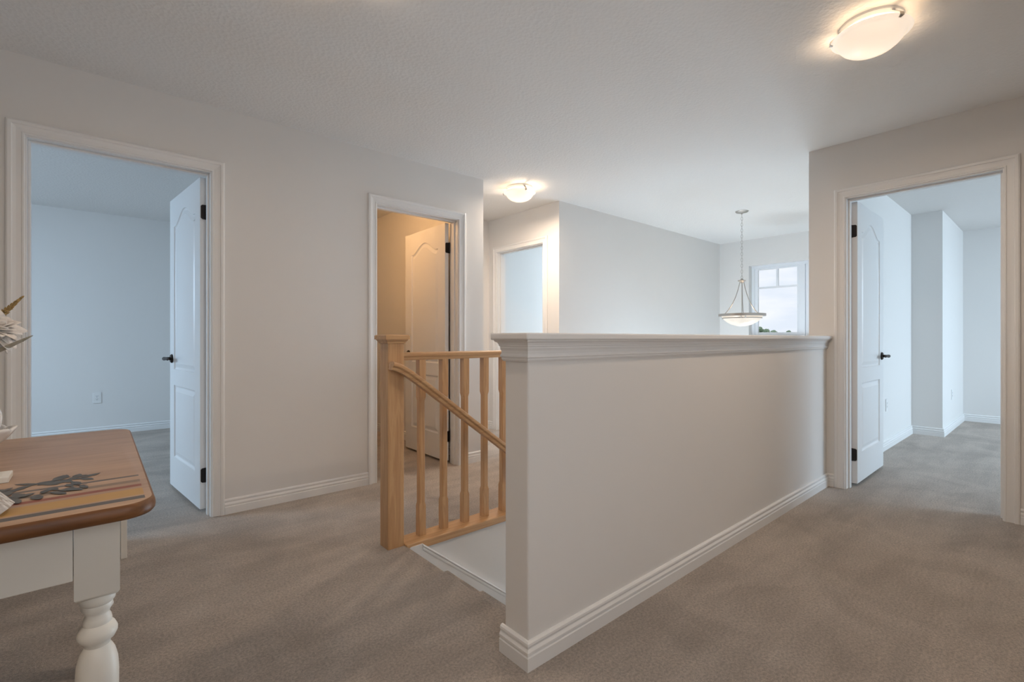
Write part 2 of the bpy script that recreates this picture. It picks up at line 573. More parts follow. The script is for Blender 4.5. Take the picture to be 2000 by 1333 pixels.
# baseboards: room on the left of travel
c1, c2 = DOORS[1][0] - 0.072, DOORS[1][1] + 0.072
d1, d2 = DOORS[2][0] - 0.072, DOORS[2][1] + 0.072
e1, e2 = DOORS[3][0] - 0.072, DOORS[3][1] + 0.072
g1, g2 = DOORS[4][0] - 0.072, DOORS[4][1] + 0.072
baseboard('baseboard_left', [[(d1, YL), (c2, YL)], [(c1, YL), (-2.0, YL)], [(2.545, YL), (d2, YL)]], 'moulded white baseboard along the long left wall')
baseboard('baseboard_half', [[(XR, YH0), (XE, YH0), (XE, YH1 + 0.012)]], 'moulded white baseboard wrapping the half wall')
baseboard('baseboard_right', [[(XR, -1.0), (XR, g1)], [(XR, g2), (XR, YH0)]], 'moulded white baseboard beside the right doorway')
baseboard('baseboard_nook', [[(3.5, 4.455), (2.545, 4.455), (2.545, YL)], [(3.5, e2), (3.5, 4.455)], [(3.5, YL), (3.5, e1)]], 'moulded white baseboard in the far passage')
baseboard('baseboard_bedroom', [[(1.25, 6.95), (-2.5, 6.95)]], 'white baseboard on the bedroom wall behind the left doorway')
baseboard('baseboard_right_room', [[(8.45, -2.6), (8.45, 0.868), (6.88, 0.868), (6.88, YH0), (XR + T, YH0)]], 'white baseboard around the jogged wall of the right room')
baseboard('baseboard_closet', [[(2.445, YL + T), (2.445, 5.3), (1.35, 5.3)]], 'white baseboard inside the warm-lit room')
baseboard('baseboard_far_room', [[(6.95, 5.15), (3.615, 5.15)]], 'white baseboard in the room behind the far doorway')

# half wall cap: crown moulding and top board
cap = empty('trim_1', (XR, YH0, 1.055))
struct(cap, 'stepped white crown moulding and top board capping the half wall', 'trim')
CROWN = [(0, 1.055), (0, 0.984), (0.004, 0.984), (0.008, 0.990), (0.0085, 0.996), (0.012, 0.999), (0.012, 1.003), (0.0085, 1.010), (0.009, 1.020), (0.012, 1.028),
         (0.012, 1.033), (0.015, 1.035), (0.015, 1.038), (0.019, 1.046), (0.027, 1.051), (0.027, 1.055)]
path = [(XR, YH0), (XE, YH0), (XE, YH1), (XR, YH1)]
rg = mitred(path, CROWN, lambda a, b, v: (a, b, v))
for i in range(3):
    MB().rings([rg[i], rg[i + 1]]).build('crown_length', 'trim', cap)
MB().box(XE - 0.037, XR - 0.0, YH0 - 0.037, YH1 + 0.037, 1.055, 1.078).build('top_board', 'trim', cap, bevel=0.006, seg=3)

# ------------------------------------------------------------------ door trims and doors
CAS = [(0, 0), (0, 0.010), (0.003, 0.0125), (0.009, 0.0125), (0.012, 0.009), (0.030, 0.010), (0.042, 0.0125), (0.046, 0.018), (0.058, 0.0185), (0.064, 0.015), (0.066, 0.010), (0.066, 0)]
def door_trim(n, origin, rz, w, label):
    o = empty('trim_%d' % (n + 1), (origin[0], origin[1], 0), rz)
    struct(o, label, 'door frame')
    r = 0.006
    for side in (0, 1):
        p = [(w + r, 0), (w + r, DH + r), (-r, DH + r), (-r, 0)]
        # travel anticlockwise seen with z up: outside is to the right, so flip u
        prof = [(-u, v) for u, v in CAS]
        f = (lambda a, b, v: (a, -v, b)) if side == 0 else (lambda a, b, v: (a, T + v, b))
        rg = mitred(p, prof, f)
        for i in range(3):
            MB().rings([rg[i], rg[i + 1]]).build('casing', 'trim', o, local=True)
    for a, b in ((-J, 0), (w, w + J)):
        MB().box(a, b, 0, T, 0, DH).build('jamb', 'trim', o, local=True)
    MB().box(-J, w + J, 0, T, DH, DH + J).build('head_jamb', 'trim', o, local=True)
    ys = T - 0.037 - 0.036
    for a, b in ((0, 0.011), (w - 0.011, w)):
        MB().box(a, b, ys, ys + 0.036, 0, DH - 0.011).build('door_stop', 'trim', o, local=True, bevel=0.002)
    MB().box(0, w, ys, ys + 0.036, DH - 0.011, DH).build('door_stop', 'trim', o, local=True, bevel=0.002)
    return o
w1 = DOORS[1][1] - DOORS[1][0]
w2 = DOORS[2][1] - DOORS[2][0]
w3 = DOORS[3][1] - DOORS[3][0]
w4 = DOORS[4][1] - DOORS[4][0]
door_trim(1, (DOORS[1][0], YL), 0, w1, 'white moulded casing around the left doorway beside the table')
door_trim(2, (DOORS[2][0], YL), 0, w2, 'white moulded casing around the narrow warm-lit doorway')
door_trim(3, (3.5, DOORS[3][1]), -R(90), w3, 'white moulded casing around the bright far doorway')
door_trim(4, (XR, DOORS[4][1]), -R(90), w4, 'white moulded casing around the right doorway')

def panel_outline(x0, x1, z0, z1, arch, n=20):
    if arch == 0:
        return [(x0, z0), (x1, z0), (x1, z1), (x0, z1)]
    pts = [(x0, z0), (x1, z0)]
    for i in range(n + 1):
        t = i / n
        x = x1 + (x0 - x1) * t
        s = min(1.0, max(0.0, 1 - abs(2 * t - 1) / 0.86))
        pts.append((x, z1 - arch + arch * (math.sin(s * math.pi / 2) ** 1.5)))
    return pts
def inset(poly, d):
    n = len(poly)
    out = []
    for i in range(n):
        a, b, c = Vector(poly[i - 1]), Vector(poly[i]), Vector(poly[(i + 1) % n])
        u, v = (b - a).normalized(), (c - b).normalized()
        n1, n2 = Vector((-u.y, u.x)), Vector((-v.y, v.x))
        m = (n1 + n2) / max(0.35, 1 + n1.dot(n2))
        out.append((b.x + m.x * d, b.y + m.y * d))
    return out
def leaf_mesh(w, z0, z1, side):
    bm = bmesh.new()
    th = 0.035
    sx = 1 if side > 0 else -1
    pans = [panel_outline(0.118, w - 0.118, 0.235, 0.735, 0), panel_outline(0.118, w - 0.118, 0.845, 1.925, 0.085)]
    rect = [(0.002, z0), (w, z0), (w, z1), (0.002, z1)]
    loops = {}
    for f, (y, nd) in enumerate(((-th, 1), (0.0, -1))):
        edges = []
        rv = [bm.verts.new((sx * x, y, z)) for x, z in rect]
        loops[f] = rv
        edges += [bm.edges.new((rv[i], rv[(i + 1) % 4])) for i in range(4)]
        for po in pans:
            prev = None
            for d, dep in ((0.0, 0.0), (0.003, 0.006), (0.010, 0.010), (0.016, 0.010), (0.042, 0.0015)):
                pv = [bm.verts.new((sx * x, y + nd * dep, z)) for x, z in inset(po, d)]
                k = len(pv)
                if prev is None:
                    edges += [bm.edges.new((pv[i], pv[(i + 1) % k])) for i in range(k)]
                else:
                    for i in range(k):
                        bm.faces.new((prev[i], prev[(i + 1) % k], pv[(i + 1) % k], pv[i]))
                prev = pv
            bm.faces.new(prev)
        bmesh.ops.triangle_fill(bm, edges=edges, use_beauty=True)
    a, b = loops[0], loops[1]
    for i in range(4):
        bm.faces.new((a[i], a[(i + 1) % 4], b[(i + 1) % 4], b[i]))
    bmesh.ops.recalc_face_normals(bm, faces=bm.faces)
    me = bpy.data.meshes.new('door_leaf')
    bm.to_mesh(me)
    bm.free()
    me.materials.append(MATS['door'])
    return me
def handle(parent, x, z, y, ny, toward):
    """lever handle: rose on the face y, lever pointing along toward*x"""
    o = empty('door_handle', (x, y, z))
    o.parent = parent
    rose = MB()
    rg = [[(r * math.cos(q * math.pi / 12), ny * d, r * math.sin(q * math.pi / 12)) for q in range(24)] for r, d in ((0.031, 0), (0.031, 0.005), (0.026, 0.011), (0.013, 0.013), (0.011, 0.016), (0.011, 0.045))]
    rose.rings(rg)
    rose.build('rose', 'bronze', o, smooth=35, local=True)
    lv = MB()
    rg = []
    for t, wy, hz, dz in ((-0.016, 0.006, 0.008, 0), (-0.010, 0.010, 0.012, 0), (0.01, 0.011, 0.013, 0), (0.05, 0.008, 0.011, 0.002), (0.09, 0.0065, 0.011, 0.002), (0.112, 0.006, 0.010, 0.0), (0.118, 0.003, 0.006, 0.0)):
        rg.append([(toward * t, ny * (0.048 + wy * math.cos(q * math.pi / 6)), dz + hz * math.sin(q * math.pi / 6)) for q in range(12)])
    lv.rings(rg)
    lv.build('lever', 'bronze', o, smooth=50, local=True)
def door(n, pivot, rz, w, side, label):
    o = empty('door_%d' % n, (pivot[0], pivot[1], 0), rz)
    struct(o, label, 'door')
    lw = w - 0.006
    lf = bpy.data.objects.new('door_leaf', leaf_mesh(lw, 0.022, DH - 0.006, side))
    COL.objects.link(lf)
    lf.parent = o
    handle(o, side * (lw - 0.062), 0.918, -0.035, -1, -side)
    handle(o, side * (lw - 0.062), 0.918, 0.0, 1, -side)
    for z in (1.83, 0.226):
        h = MB()
        # plate let into the hinge edge of the leaf, knuckle at the pivot
        pl = [(-0.032, -0.036), (-0.025, -0.043), (0.0, -0.045), (0.0, 0.045), (-0.025, 0.043), (-0.032, 0.036)]
        h.rings([[(side * (0.002), y, z + q) for y, q in pl], [(side * -0.0025, y, z + q) for y, q in pl]])
        h.tube([(side * -0.004, 0.004, z - 0.046), (side * -0.004, 0.004, z + 0.046)], 0.0062, 10)
        h.build('hinge', 'bronze', o, smooth=40, local=True)
    return o
door(1, (DOORS[1][1] - 0.001, YL + T + 0.004), -R(84.2), w1, -1, 'open white panelled door in the left bedroom doorway')
door(2, (DOORS[2][1] - 0.012, YL + T + 0.004), -R(91.0), w2, -1, 'open white panelled door in the warm-lit narrow doorway')
door(3, (3.5 + T + 0.004, DOORS[3][0] - 0.012), -R(180), w3, -1, 'open white panelled door mostly hidden in the far room')
door(4, (XR + T + 0.004, DOORS[4][1] - 0.001), R(0.3), w4, 1, 'open white panelled door in the right doorway')

# ------------------------------------------------------------------ windows
def window(n, origin, rz, w, z0, z1, depth, label, two=True):
    """frame in local coords: x along the wall 0..w, y into the wall (outwards)"""
    o = empty('window_%d' % n, (origin[0], origin[1], z0), rz)
    struct(o, label, 'window')
    h = z1 - z0
    y0, y1 = depth, depth + 0.05
    fr = 0.040
    m = MB()
    m.box(0, fr, y0, y1, 0, h).box(w - fr, w, y0, y1, 0, h).box(fr, w - fr, y0, y1, 0, fr + 0.01).box(fr, w - fr, y0, y1, h - fr, h)
    m.build('window_frame', 'vinyl', o, local=True, bevel=0.003)
    if two:
        mull = 0.074
        MB().box(w / 2 - mull / 2, w / 2 + mull / 2, y0 - 0.004, y1, fr + 0.01, h - fr).build('mullion', 'vinyl', o, local=True, bevel=0.003)
        spans = [(fr, w / 2 - mull / 2), (w / 2 + mull / 2, w - fr)]
    else:
        spans = [(fr, w - fr)]
    sw = 0.044
    for a, b in spans:
        zb, zt = fr + 0.01, h - fr
        s = MB()
        s.box(a, a + sw, y0 + 0.012, y1 - 0.005, zb, zt).box(b - sw * 0.6, b, y0 + 0.012, y1 - 0.005, zb, zt)
        s.box(a + sw, b - sw * 0.6, y0 + 0.012, y1 - 0.005, zb, zb + 0.055).box(a + sw, b - sw * 0.6, y0 + 0.012, y1 - 0.005, zt - 0.022, zt)
        sash = s.build('sash', 'vinyl', o, local=True, bevel=0.003)
        rail = h * 0.70
        MB().box(a + sw, b - sw * 0.6, y0 + 0.018, y1 - 0.012, rail - 0.012, rail + 0.013).build('glazing_bar', 'vinyl', o, local=True)
        c = (a + sw + b - sw * 0.6) / 2
        MB().box(c - 0.014, c + 0.014, y0 + 0.018, y1 - 0.012, rail + 0.013, zt - 0.022).build('glazing_bar', 'vinyl', o, local=True)
        MB().box(a + sw - 0.004, b - sw * 0.6 + 0.004, y0 + 0.028, y0 + 0.031, zb + 0.05, zt - 0.02).build('pane', 'pane', o, local=True)
    MB().box(-0.0, w, -0.02, depth, -0.0, 0.018).build('window_sill', 'trim', o, local=True, bevel=0.004)
    return o
window(1, (6.905, 2.907), -R(90), 2.907 - 1.623, 1.04, 2.075, 0.09, 'white double window with small upper panes beyond the stairwell')
window(2, (-2.5, 4.25), R(90), 2.0, 0.85, 2.05, 0.04, 'bedroom window out of view')
window(3, (6.95, 4.9), -R(90), 1.2, 0.85, 2.05, 0.04, 'far room window out of view')
window(4, (7.9, -2.6), R(180), 2.6, 0.65, 2.05, 0.04, 'right room window out of view')
window(5, (1.4, -1.0), R(180), 1.6, 0.85, 2.05, 0.04, 'hall window behind the viewer')
window(6, (6.905, 2.907), -R(90), 2.907 - 1.623, -2.3, -0.4, 0.06, 'added unseen glazing below the stairwell window, for the foyer fill light')  # unseen, added so fill light can rise into the stairwell

# ------------------------------------------------------------------ stairs
RUN, RISE, NX = 0.237, 0.19, 1.205
st = empty('staircase', (NX, 1.72, LOW))
struct(st, 'carpeted stairs descending behind the half wall', 'stairs')
def step_mesh(k):
    # nosing of step k at x = NX + k*RUN, top at -k*RISE
    x1 = NX + k * RUN
    z = -k * RISE
    poly = [(x1 - RUN - 0.03, z)]
    for i in range(9):
        a = math.pi / 2 - i * math.pi / 8
        poly.append((x1 - 0.018 + 0.018 * math.cos(a), z - 0.018 + 0.018 * math.sin(a)))
    poly += [(x1 - 0.024, z - 0.036), (x1 - 0.024, z - RISE), (x1 - RUN - 0.03, z - RISE)]
    return poly
for k in range(0, 14):
    po = step_mesh(k)
    if k == 0:
        po = [(max(1.19, x), max(z, -RISE)) for x, z in po]
    MB().prism(po, lambda a, b: (a, YH1, b), lambda a, b: (a, 2.205, b)).build('step', 'carpet', st, smooth=35)
# skirt boards on the rail side wall
sk = empty('trim_6', (1.2, 2.19, -0.2))
struct(sk, 'sloping white skirt board beside the top steps', 'skirt board')
sl = -0.79
def skz(x, off):
    return off + sl * (x - 1.278)
SKT = -0.004
pts = [(1.196, 0.001 - 0.012), (1.215, SKT - 0.0), (1.278, SKT), (4.3, skz(4.3, SKT)), (4.3, skz(4.3, -0.36)), (1.196, -0.30)]
MB().prism(pts, lambda a, b: (a, 2.180, b), lambda a, b: (a, 2.205, b)).build('skirt_board', 'trim', sk)
SKP = [(0.020, 0.0), (0.008, 0.0), (-0.002, -0.003), (-0.006, -0.008), (-0.005, -0.014), (-0.003, -0.017), (-0.0045, -0.022), (0.0, -0.036), (0.020, -0.036)]
MB().rings([[(x, 2.180 + dy, skz(x, SKT + 0.001) + dz) for dy, dz in SKP] for x in (1.278, 4.3)]).build('skirt_moulding', 'trim', sk, smooth=50)

# ------------------------------------------------------------------ oak railing
rl = empty('stair_railing', (1.145, 2.26, 0))
tag(rl, 'honey oak stair railing with square newel and chamfered balusters', 'railing')
def newel(x, y):
    m = MB()
    h_ = 0.0445
    m.box(x - h_, x + h_, y - h_, y + h_, -0.002, 1.036)
    nb = m.build('newel_post', 'oak_z', rl, bevel=0.003)
    c = MB()
    def sq(r, z):
        return [(x - r, y - r, z), (x + r, y - r, z), (x + r, y + r, z), (x - r, y + r, z)]
    c.rings([sq(0.046, 1.034), sq(0.049, 1.036), sq(0.051, 1.042), sq(0.058, 1.050), sq(0.060, 1.055), sq(0.066, 1.055), sq(0.066, 1.074), sq(0.062, 1.077), sq(0.03, 1.080), sq(0.004, 1.081)])
    c.build('newel_cap', 'oak_x', rl)
newel(1.145, 2.260)
newel(3.455, 2.260)
RY = 2.260
MB().box(1.19, 3.41, 2.186, 2.315, -0.032, 0.010).build('base_rail', 'oak_x', rl, bevel=0.006, seg=3)
MB().box(3.41, 3.515, 2.310, YL - 0.001, -0.032, 0.010).build('base_rail', 'oak_y', rl, bevel=0.006, seg=3)
RAIL = [(-0.020, 0.0), (0.020, 0.0), (0.022, 0.004), (0.022, 0.014), (0.026, 0.018), (0.030, 0.022), (0.031, 0.030), (0.027, 0.037), (0.016, 0.041), (0.0, 0.042),
        (-0.016, 0.041), (-0.027, 0.037), (-0.031, 0.030), (-0.030, 0.022), (-0.026, 0.018), (-0.022, 0.014), (-0.022, 0.004)]
Z0 = 0.946
MB().rings([[(x, RY + u, Z0 + v) for u, v in RAIL] for x in (1.189, 3.411)]).build('top_rail', 'oak_x', rl, smooth=35)
MB().rings([[(3.455 + u, y, Z0 + v) for u, v in RAIL] for y in (2.304, YL)]).build('top_rail', 'oak_y', rl, smooth=35)
def oct_ring(s, c, z):
    # square of half size s with corner chamfer c
    return [(-s + c, -s, z), (s - c, -s, z), (s, -s + c, z), (s, s - c, z), (s - c, s, z), (-s + c, s, z), (-s, s - c, z), (-s, -s + c, z)]
b = MB()
hs = 0.0195
b.rings([oct_ring(hs, 0.001, 0.008), oct_ring(hs, 0.001, 0.168), oct_ring(hs - 0.002, 0.0055, 0.186), oct_ring(hs - 0.002, 0.0055, 0.726), oct_ring(hs, 0.001, 0.748), oct_ring(hs, 0.001, 0.952)])
b0 = b.build('baluster', 'oak_z', rl, local=True)
b0.location = (1.293 + hs - 1.145, 0.0, 0.48)
k = 1
while 1.293 + 0.1425 * k < 3.38:
    copy_part(b0, rl, (1.293 + hs + 0.1425 * k - 1.145, 0.0, 0.48))
    k += 1
for k in range(7):
    copy_part(b0, rl, (3.455 - 1.145, 0.13 + 0.13 * k, 0.48))

hr = empty('handrail', (1.1, 2.175, 0.6))
tag(hr, 'sloping honey oak handrail curving down from the newel post', 'handrail')
ctr = [(1.098, 0.926), (1.13, 0.917), (1.17, 0.897), (1.23, 0.857), (1.296, 0.809), (1.435, 0.706), (1.567, 0.607), (1.709, 0.502), (1.832, 0.409)]
ctr += [(1.832 + 0.4 * i, 0.409 - 0.4 * 0.785 * i) for i in range(1, 7)]
# resample smoothly
def catmull(P, n=6):
    out = []
    for i in range(len(P) - 1):
        p0 = P[max(0, i - 1)]
        p1, p2 = P[i], P[i + 1]
        p3 = P[min(len(P) - 1, i + 2)]
        for j in range(n):
            t = j / n
            out.append(tuple(0.5 * (2 * p1[q] + (p2[q] - p0[q]) * t + (2 * p0[q] - 5 * p1[q] + 4 * p2[q] - p3[q]) * t * t + (3 * p1[q] - p0[q] - 3 * p2[q] + p3[q]) * t ** 3) for q in range(len(p1))))
    out.append(tuple(P[-1]))
    return out
cp = catmull(ctr, 5)
rg = []
for i, (x, z) in enumerate(cp):
    a, c = cp[max(0, i - 1)], cp[min(len(cp) - 1, i + 1)]
    t = Vector((c[0] - a[0], c[1] - a[1])).normalized()
    nx, nz = -t.y, t.x
    rg.append([(x + (v - 0.021) * nx, 2.178 + u * 0.92, z + (v - 0.021) * nz) for u, v in RAIL])
MB().rings(rg).build('rail', 'oak_x', hr, smooth=35)
for x in (2.2, 3.6):
    z = 0.409 - 0.785 * (x - 1.832)
    MB().tube([(x, 2.206, z - 0.08), (x, 2.17, z - 0.075), (x, 2.165, z - 0.02)], 0.007, 8).build('bracket', 'bronze', hr, smooth=50)

# ------------------------------------------------------------------ lights
def ceiling_light(loc, watts, glow, label, group, turn=0.0, rad=0.145):
    o = empty('ceiling_light', (loc[0], loc[1], H), turn)
    tag(o, label, 'ceiling light', group)
    s = rad / 0.145
    MB().lathe([(0.118 * s, 0), (0.118 * s, -0.010), (0.108 * s, -0.022), (0.05 * s, -0.026), (0.01, -0.026)], seg=40).build('ceiling_plate', 'trim', o, smooth=35, local=True)
    prof = [(0.0, -0.128), (0.03, -0.127), (0.06, -0.122), (0.085, -0.112), (0.105, -0.097), (0.118, -0.081), (0.125, -0.068), (0.131, -0.060), (0.139, -0.055), (0.147, -0.052)]
    outer = [(max(0.002, r * s), z) for r, z in prof]
    inner = [(max(0.002, (r - 0.003) * s), z + 0.004) for r, z in prof][::-1]
    MB().lathe(outer + inner, seg=48, cap=True).build('glass_bowl', 'lamp_glass', o, smooth=50, local=True)
    for k in range(3):
        a = k * 2 * math.pi / 3
        ca, sa = math.cos(a), math.sin(a)
        m = MB()
        pth = [(0.110, -0.012, 0.009), (0.138, -0.036, 0.009), (0.150, -0.046, 0.010), (0.151, -0.058, 0.009), (0.139, -0.063, 0.004)]
        rgs = []
        for r, z, hw in pth:
            r *= s
            rgs.append([(r * ca - hw * sa, r * sa + hw * ca, z), (r * ca + hw * sa, r * sa - hw * ca, z), ((r + 0.002) * ca + hw * sa, (r + 0.002) * sa - hw * ca, z - 0.003), ((r + 0.002) * ca - hw * sa, (r + 0.002) * sa + hw * ca, z - 0.003)])
        m.rings(rgs)
        m.build('clip', 'nickel', o, smooth=50, local=True)
    for sx in (-1, 1):
        bx = sx * 0.045 * s
        MB().lathe([(0.004, 0.028), (0.012, 0.026), (0.013, 0.012), (0.022, 0.0), (0.026, -0.014), (0.022, -0.028), (0.010, -0.037), (0.002, -0.038)], c=(bx, 0, -0.056), seg=16).build('bulb', 'bulb', o, smooth=60, local=True)
    L = bpy.data.lights.new('bulb_light', 'POINT')
    L.energy = glow
    L.color = (1.0, 0.74, 0.50)
    L.shadow_soft_size = 0.025
    lo = bpy.data.objects.new('bulb_light', L)
    COL.objects.link(lo)
    lo.parent = o
    lo.location = (0.0, -0.014, -0.088)
    # the light leaving the bottom of the frosted bowl
    L = bpy.data.lights.new('bowl_light', 'AREA')
    L.shape = 'DISK'
    L.size = 0.10
    L.energy = watts
    L.color = (1.0, 0.785, 0.595)
    lo = bpy.data.objects.new('bowl_light', L)
    COL.objects.link(lo)
    lo.parent = o
    lo.location = (0, 0, -0.131)
    return o
ceiling_light((2.565, 0.56), 11, 2.4, 'flush frosted glass ceiling light glowing at the upper right', 'flush ceiling lights', R(115))
ceiling_light((2.92, 3.265), 17, 3.2, 'small flush glass ceiling light in front of the far doorway', 'flush ceiling lights', R(10))
ceiling_light((0.612, 1.690), 5.2, 6.5, 'flush ceiling light above the left, only its glow in view', 'flush ceiling lights', R(40))

ceiling_light((-1.15, 0.45), 8, 2, 'added flush ceiling light behind the viewer, out of view, filling the near hall', 'flush ceiling lights', R(70))  # unseen fixture added to brighten the half wall end, table and newel

# bare bulb inside the small warm room
cb = empty('ceiling_bulb', (1.62, 4.0, H))
tag(cb, 'bare warm bulb holder inside the narrow room, out of view', 'bulb')
MB().lathe([(0.06, 0), (0.058, -0.02), (0.03, -0.035), (0.022, -0.05), (0.005, -0.05)], seg=24).build('lamp_holder', 'ceramic', cb, smooth=40, local=True)
MB().lathe([(0.013, -0.05), (0.016, -0.065), (0.03, -0.09), (0.031, -0.105), (0.02, -0.128), (0.003, -0.134)], seg=20).build('bulb', 'bulb', cb, smooth=60, local=True)
L = bpy.data.lights.new('closet_light', 'POINT')
L.energy = 9.5
L.color = (1.0, 0.56, 0.24)
L.shadow_soft_size = 0.05
lo = bpy.data.objects.new('closet_light', L)
COL.objects.link(lo)
lo.parent = cb
lo.location = (0, 0, -0.19)

# pendant over the stairwell
pe = empty('pendant_light', (5.29, 2.30, H))
tag(pe, 'brushed nickel pendant with shallow glass bowl hanging on a chain over the stairwell', 'pendant light')
MB().lathe([(0.066, 0), (0.066, -0.004), (0.058, -0.013), (0.030, -0.021), (0.010, -0.024), (0.006, -0.034), (0.002, -0.034)], seg=32).build('canopy', 'nickel', pe, smooth=40, local=True)
zt, zb = -0.034, 1.705 - H
nl = 22
ll = (zt - zb) / nl
ch = MB()
for i in range(nl):
    zc = zt - (i + 0.5) * ll
    a = (i % 2) * math.pi / 2 + 0.5
    pts = []
    for j in range(14):
        q = 2 * math.pi * j / 14
        u = 0.0085 * math.cos(q)
        pts.append((u * math.cos(a), u * math.sin(a), zc + (ll * 0.5 + 0.0035) * math.sin(q)))
    ch.tube(pts, 0.0016, 5, closed=True)
ch.build('chain', 'nickel', pe, smooth=60, local=True)
MB().lathe([(0.003, 1.712 - H), (0.012, 1.706 - H), (0.014, 1.698 - H), (0.040, 1.690 - H), (0.040, 1.684 - H), (0.028, 1.676 - H), (0.018, 1.664 - H), (0.008, 1.660 - H), (0.002, 1.659 - H)], seg=32).build('hub', 'nickel', pe, smooth=40, local=True)
RR = 0.235
zr = 1.30 - H
MB().lathe([(RR, zr + 0.027), (RR, zr), (RR - 0.010, zr), (RR - 0.028, zr + 0.004), (RR - 0.028, zr + 0.008), (RR - 0.006, zr + 0.027)], seg=64, cap=False).build('rim_ring', 'nickel', pe, smooth=40, local=True)
MB().lathe([(0.196, zr - 0.016), (0.199, zr - 0.016), (0.199, zr - 0.024), (0.190, zr - 0.024)], seg=64, cap=False).build('lower_ring', 'nickel', pe, smooth=40, local=True)
gl = [(0.003, -0.108), (0.05, -0.105), (0.10, -0.090), (0.15, -0.062), (0.185, -0.030), (0.196, -0.015), (0.205, 0.004)]
MB().lathe([(r, zr + z) for r, z in gl] + [(max(0.002, r - 0.004), zr + z + 0.005) for r, z in gl[::-1]], seg=56).build('glass_bowl', 'pendant_glass', pe, smooth=50, local=True)
# the arms' azimuths: one towards the right of the view, the others 120 degrees on
base_a = R(-40.9 + 8)
for k in range(3):
    a = base_a + k * 2 * math.pi / 3
    pr = [(0.022, 1.676 - H), (0.030, 1.640 - H), (0.048, 1.575 - H), (0.078, 1.495 - H), (0.118, 1.420 - H), (0.165, 1.360 - H), (0.212, 1.318 - H)]
    MB().tube([(r * math.cos(a), r * math.sin(a), z) for r, z in catmull(pr, 4)], 0.0042, 8).build('arm', 'nickel', pe, smooth=60, local=True)
    for da in (-0.10, 0.10):
        MB().tube([((RR - 0.012) * math.cos(a + da), (RR - 0.012) * math.sin(a + da), zr + 0.004), (0.200 * math.cos(a + da), 0.200 * math.sin(a + da), zr - 0.020)], 0.005, 8).build('strap', 'nickel', pe, smooth=60, local=True)
MB().tube([(0, 0, 1.66 - H), (0, 0, 1.305 - H)], 0.0035, 8).build('stem', 'nickel', pe, smooth=60, local=True)
MB().lathe([(0.004, 0.05), (0.018, 0.046), (0.018, 0.01), (0.028, -0.01), (0.028, -0.025), (0.012, -0.042), (0.002, -0.043)], c=(0, 0, 1.262 - H), seg=20).build('bulb', 'bulb', pe, smooth=60, local=True)
L = bpy.data.lights.new('pendant_bulb', 'POINT')
L.energy = 1.6
L.color = (1.0, 0.76, 0.52)
L.shadow_soft_size = 0.035
lo = bpy.data.objects.new('pendant_bulb', L)
COL.objects.link(lo)
lo.parent = pe
lo.location = (0.07, 0.0, 1.31 - H)

# ------------------------------------------------------------------ outlets
def outlet(loc, rz, label):
    o = empty('wall_outlet', loc, rz)
    tag(o, label, 'outlet', 'wall outlets')
    MB().box(-0.036, 0.036, -0.006, 0.0, 0, 0.118).build('cover_plate', 'plastic', o, local=True, bevel=0.003)
    MB().box(-0.017, 0.017, -0.0075, -0.006, 0.026, 0.092).build('socket_face', 'plastic', o, local=True, bevel=0.001)
    for zc in (0.044, 0.076):
        m = MB()
        for sx in (-0.007, 0.006):
            m.box(sx - 0.0012, sx + 0.0012, -0.0079, -0.0074, zc, zc + 0.009)
        m.box(-0.0028, 0.0028, -0.0079, -0.0074, zc - 0.010, zc - 0.005)
        m.build('socket_slots', 'dark_slot', o, local=True)
outlet((0.005, 6.95, 0.350), 0, 'white wall outlet low on the bedroom wall beyond the left doorway')
outlet((5.738, YH0, 0.36), 0, 'outlet seen edge-on just past the open right door')
outlet((7.516, 0.868, 0.35), 0, 'outlet seen edge-on on the jogged wall of the right room')

# ------------------------------------------------------------------ table
tb = empty('dining_table', (-0.66, 1.635, 0))
tag(tb, 'farmhouse table with stained wood top, painted stripes and white turned legs', 'table')
TX0, TX1, TY0, TY1, TZ = -1.42, 0.090, 1.140, 2.132, 0.75
poly = []
rc = 0.055
for cx, cy, a0 in ((TX1 - rc, TY1 - rc, 0), (TX0 + rc, TY1 - rc, 90), (TX0 + rc, TY0 + rc, 180), (TX1 - rc, TY0 + rc, 270)):
    for i in range(9):
        a = R(a0 + i * 90 / 8)
        poly.append((cx + rc * math.cos(a), cy + rc * math.sin(a)))
def ins(d):
    out = []
    for cx, cy, a0 in ((TX1 - rc, TY1 - rc, 0), (TX0 + rc, TY1 - rc, 90), (TX0 + rc, TY0 + rc, 180), (TX1 - rc, TY0 + rc, 270)):
        for i in range(9):
            a = R(a0 + i * 90 / 8)
            out.append((cx + (rc - d) * math.cos(a), cy + (rc - d) * math.sin(a)))
    return out
rg = []
for d, z in ((0.012, 0.720), (0.005, 0.722), (0.001, 0.727), (0.0, 0.733), (0.0008, 0.740), (0.0025, 0.7455), (0.005, 0.7488), (0.008, 0.75)):
    rg.append([(x, y, z) for x, y in ins(d)])
MB().rings(rg).build('tabletop', 'tabletop', tb, smooth=50)
LEG = [(0.026, 0.562), (0.0275, 0.553), (0.026, 0.545), (0.022, 0.540), (0.0235, 0.532), (0.0185, 0.524), (0.0175, 0.519), (0.0205, 0.512), (0.0215, 0.506), (0.021, 0.501),
       (0.0255, 0.496), (0.0295, 0.486), (0.0295, 0.479), (0.0255, 0.470), (0.020, 0.465), (0.0185, 0.458), (0.0215, 0.453), (0.026, 0.443), (0.030, 0.425), (0.0315, 0.400),
       (0.031, 0.360), (0.028, 0.300), (0.0235, 0.230), (0.0195, 0.175), (0.018, 0.155), (0.021, 0.150), (0.026, 0.142), (0.027, 0.132), (0.024, 0.122), (0.018, 0.115),
       (0.020, 0.108), (0.026, 0.09), (0.029, 0.065), (0.027, 0.04), (0.021, 0.015), (0.019, 0.0)]
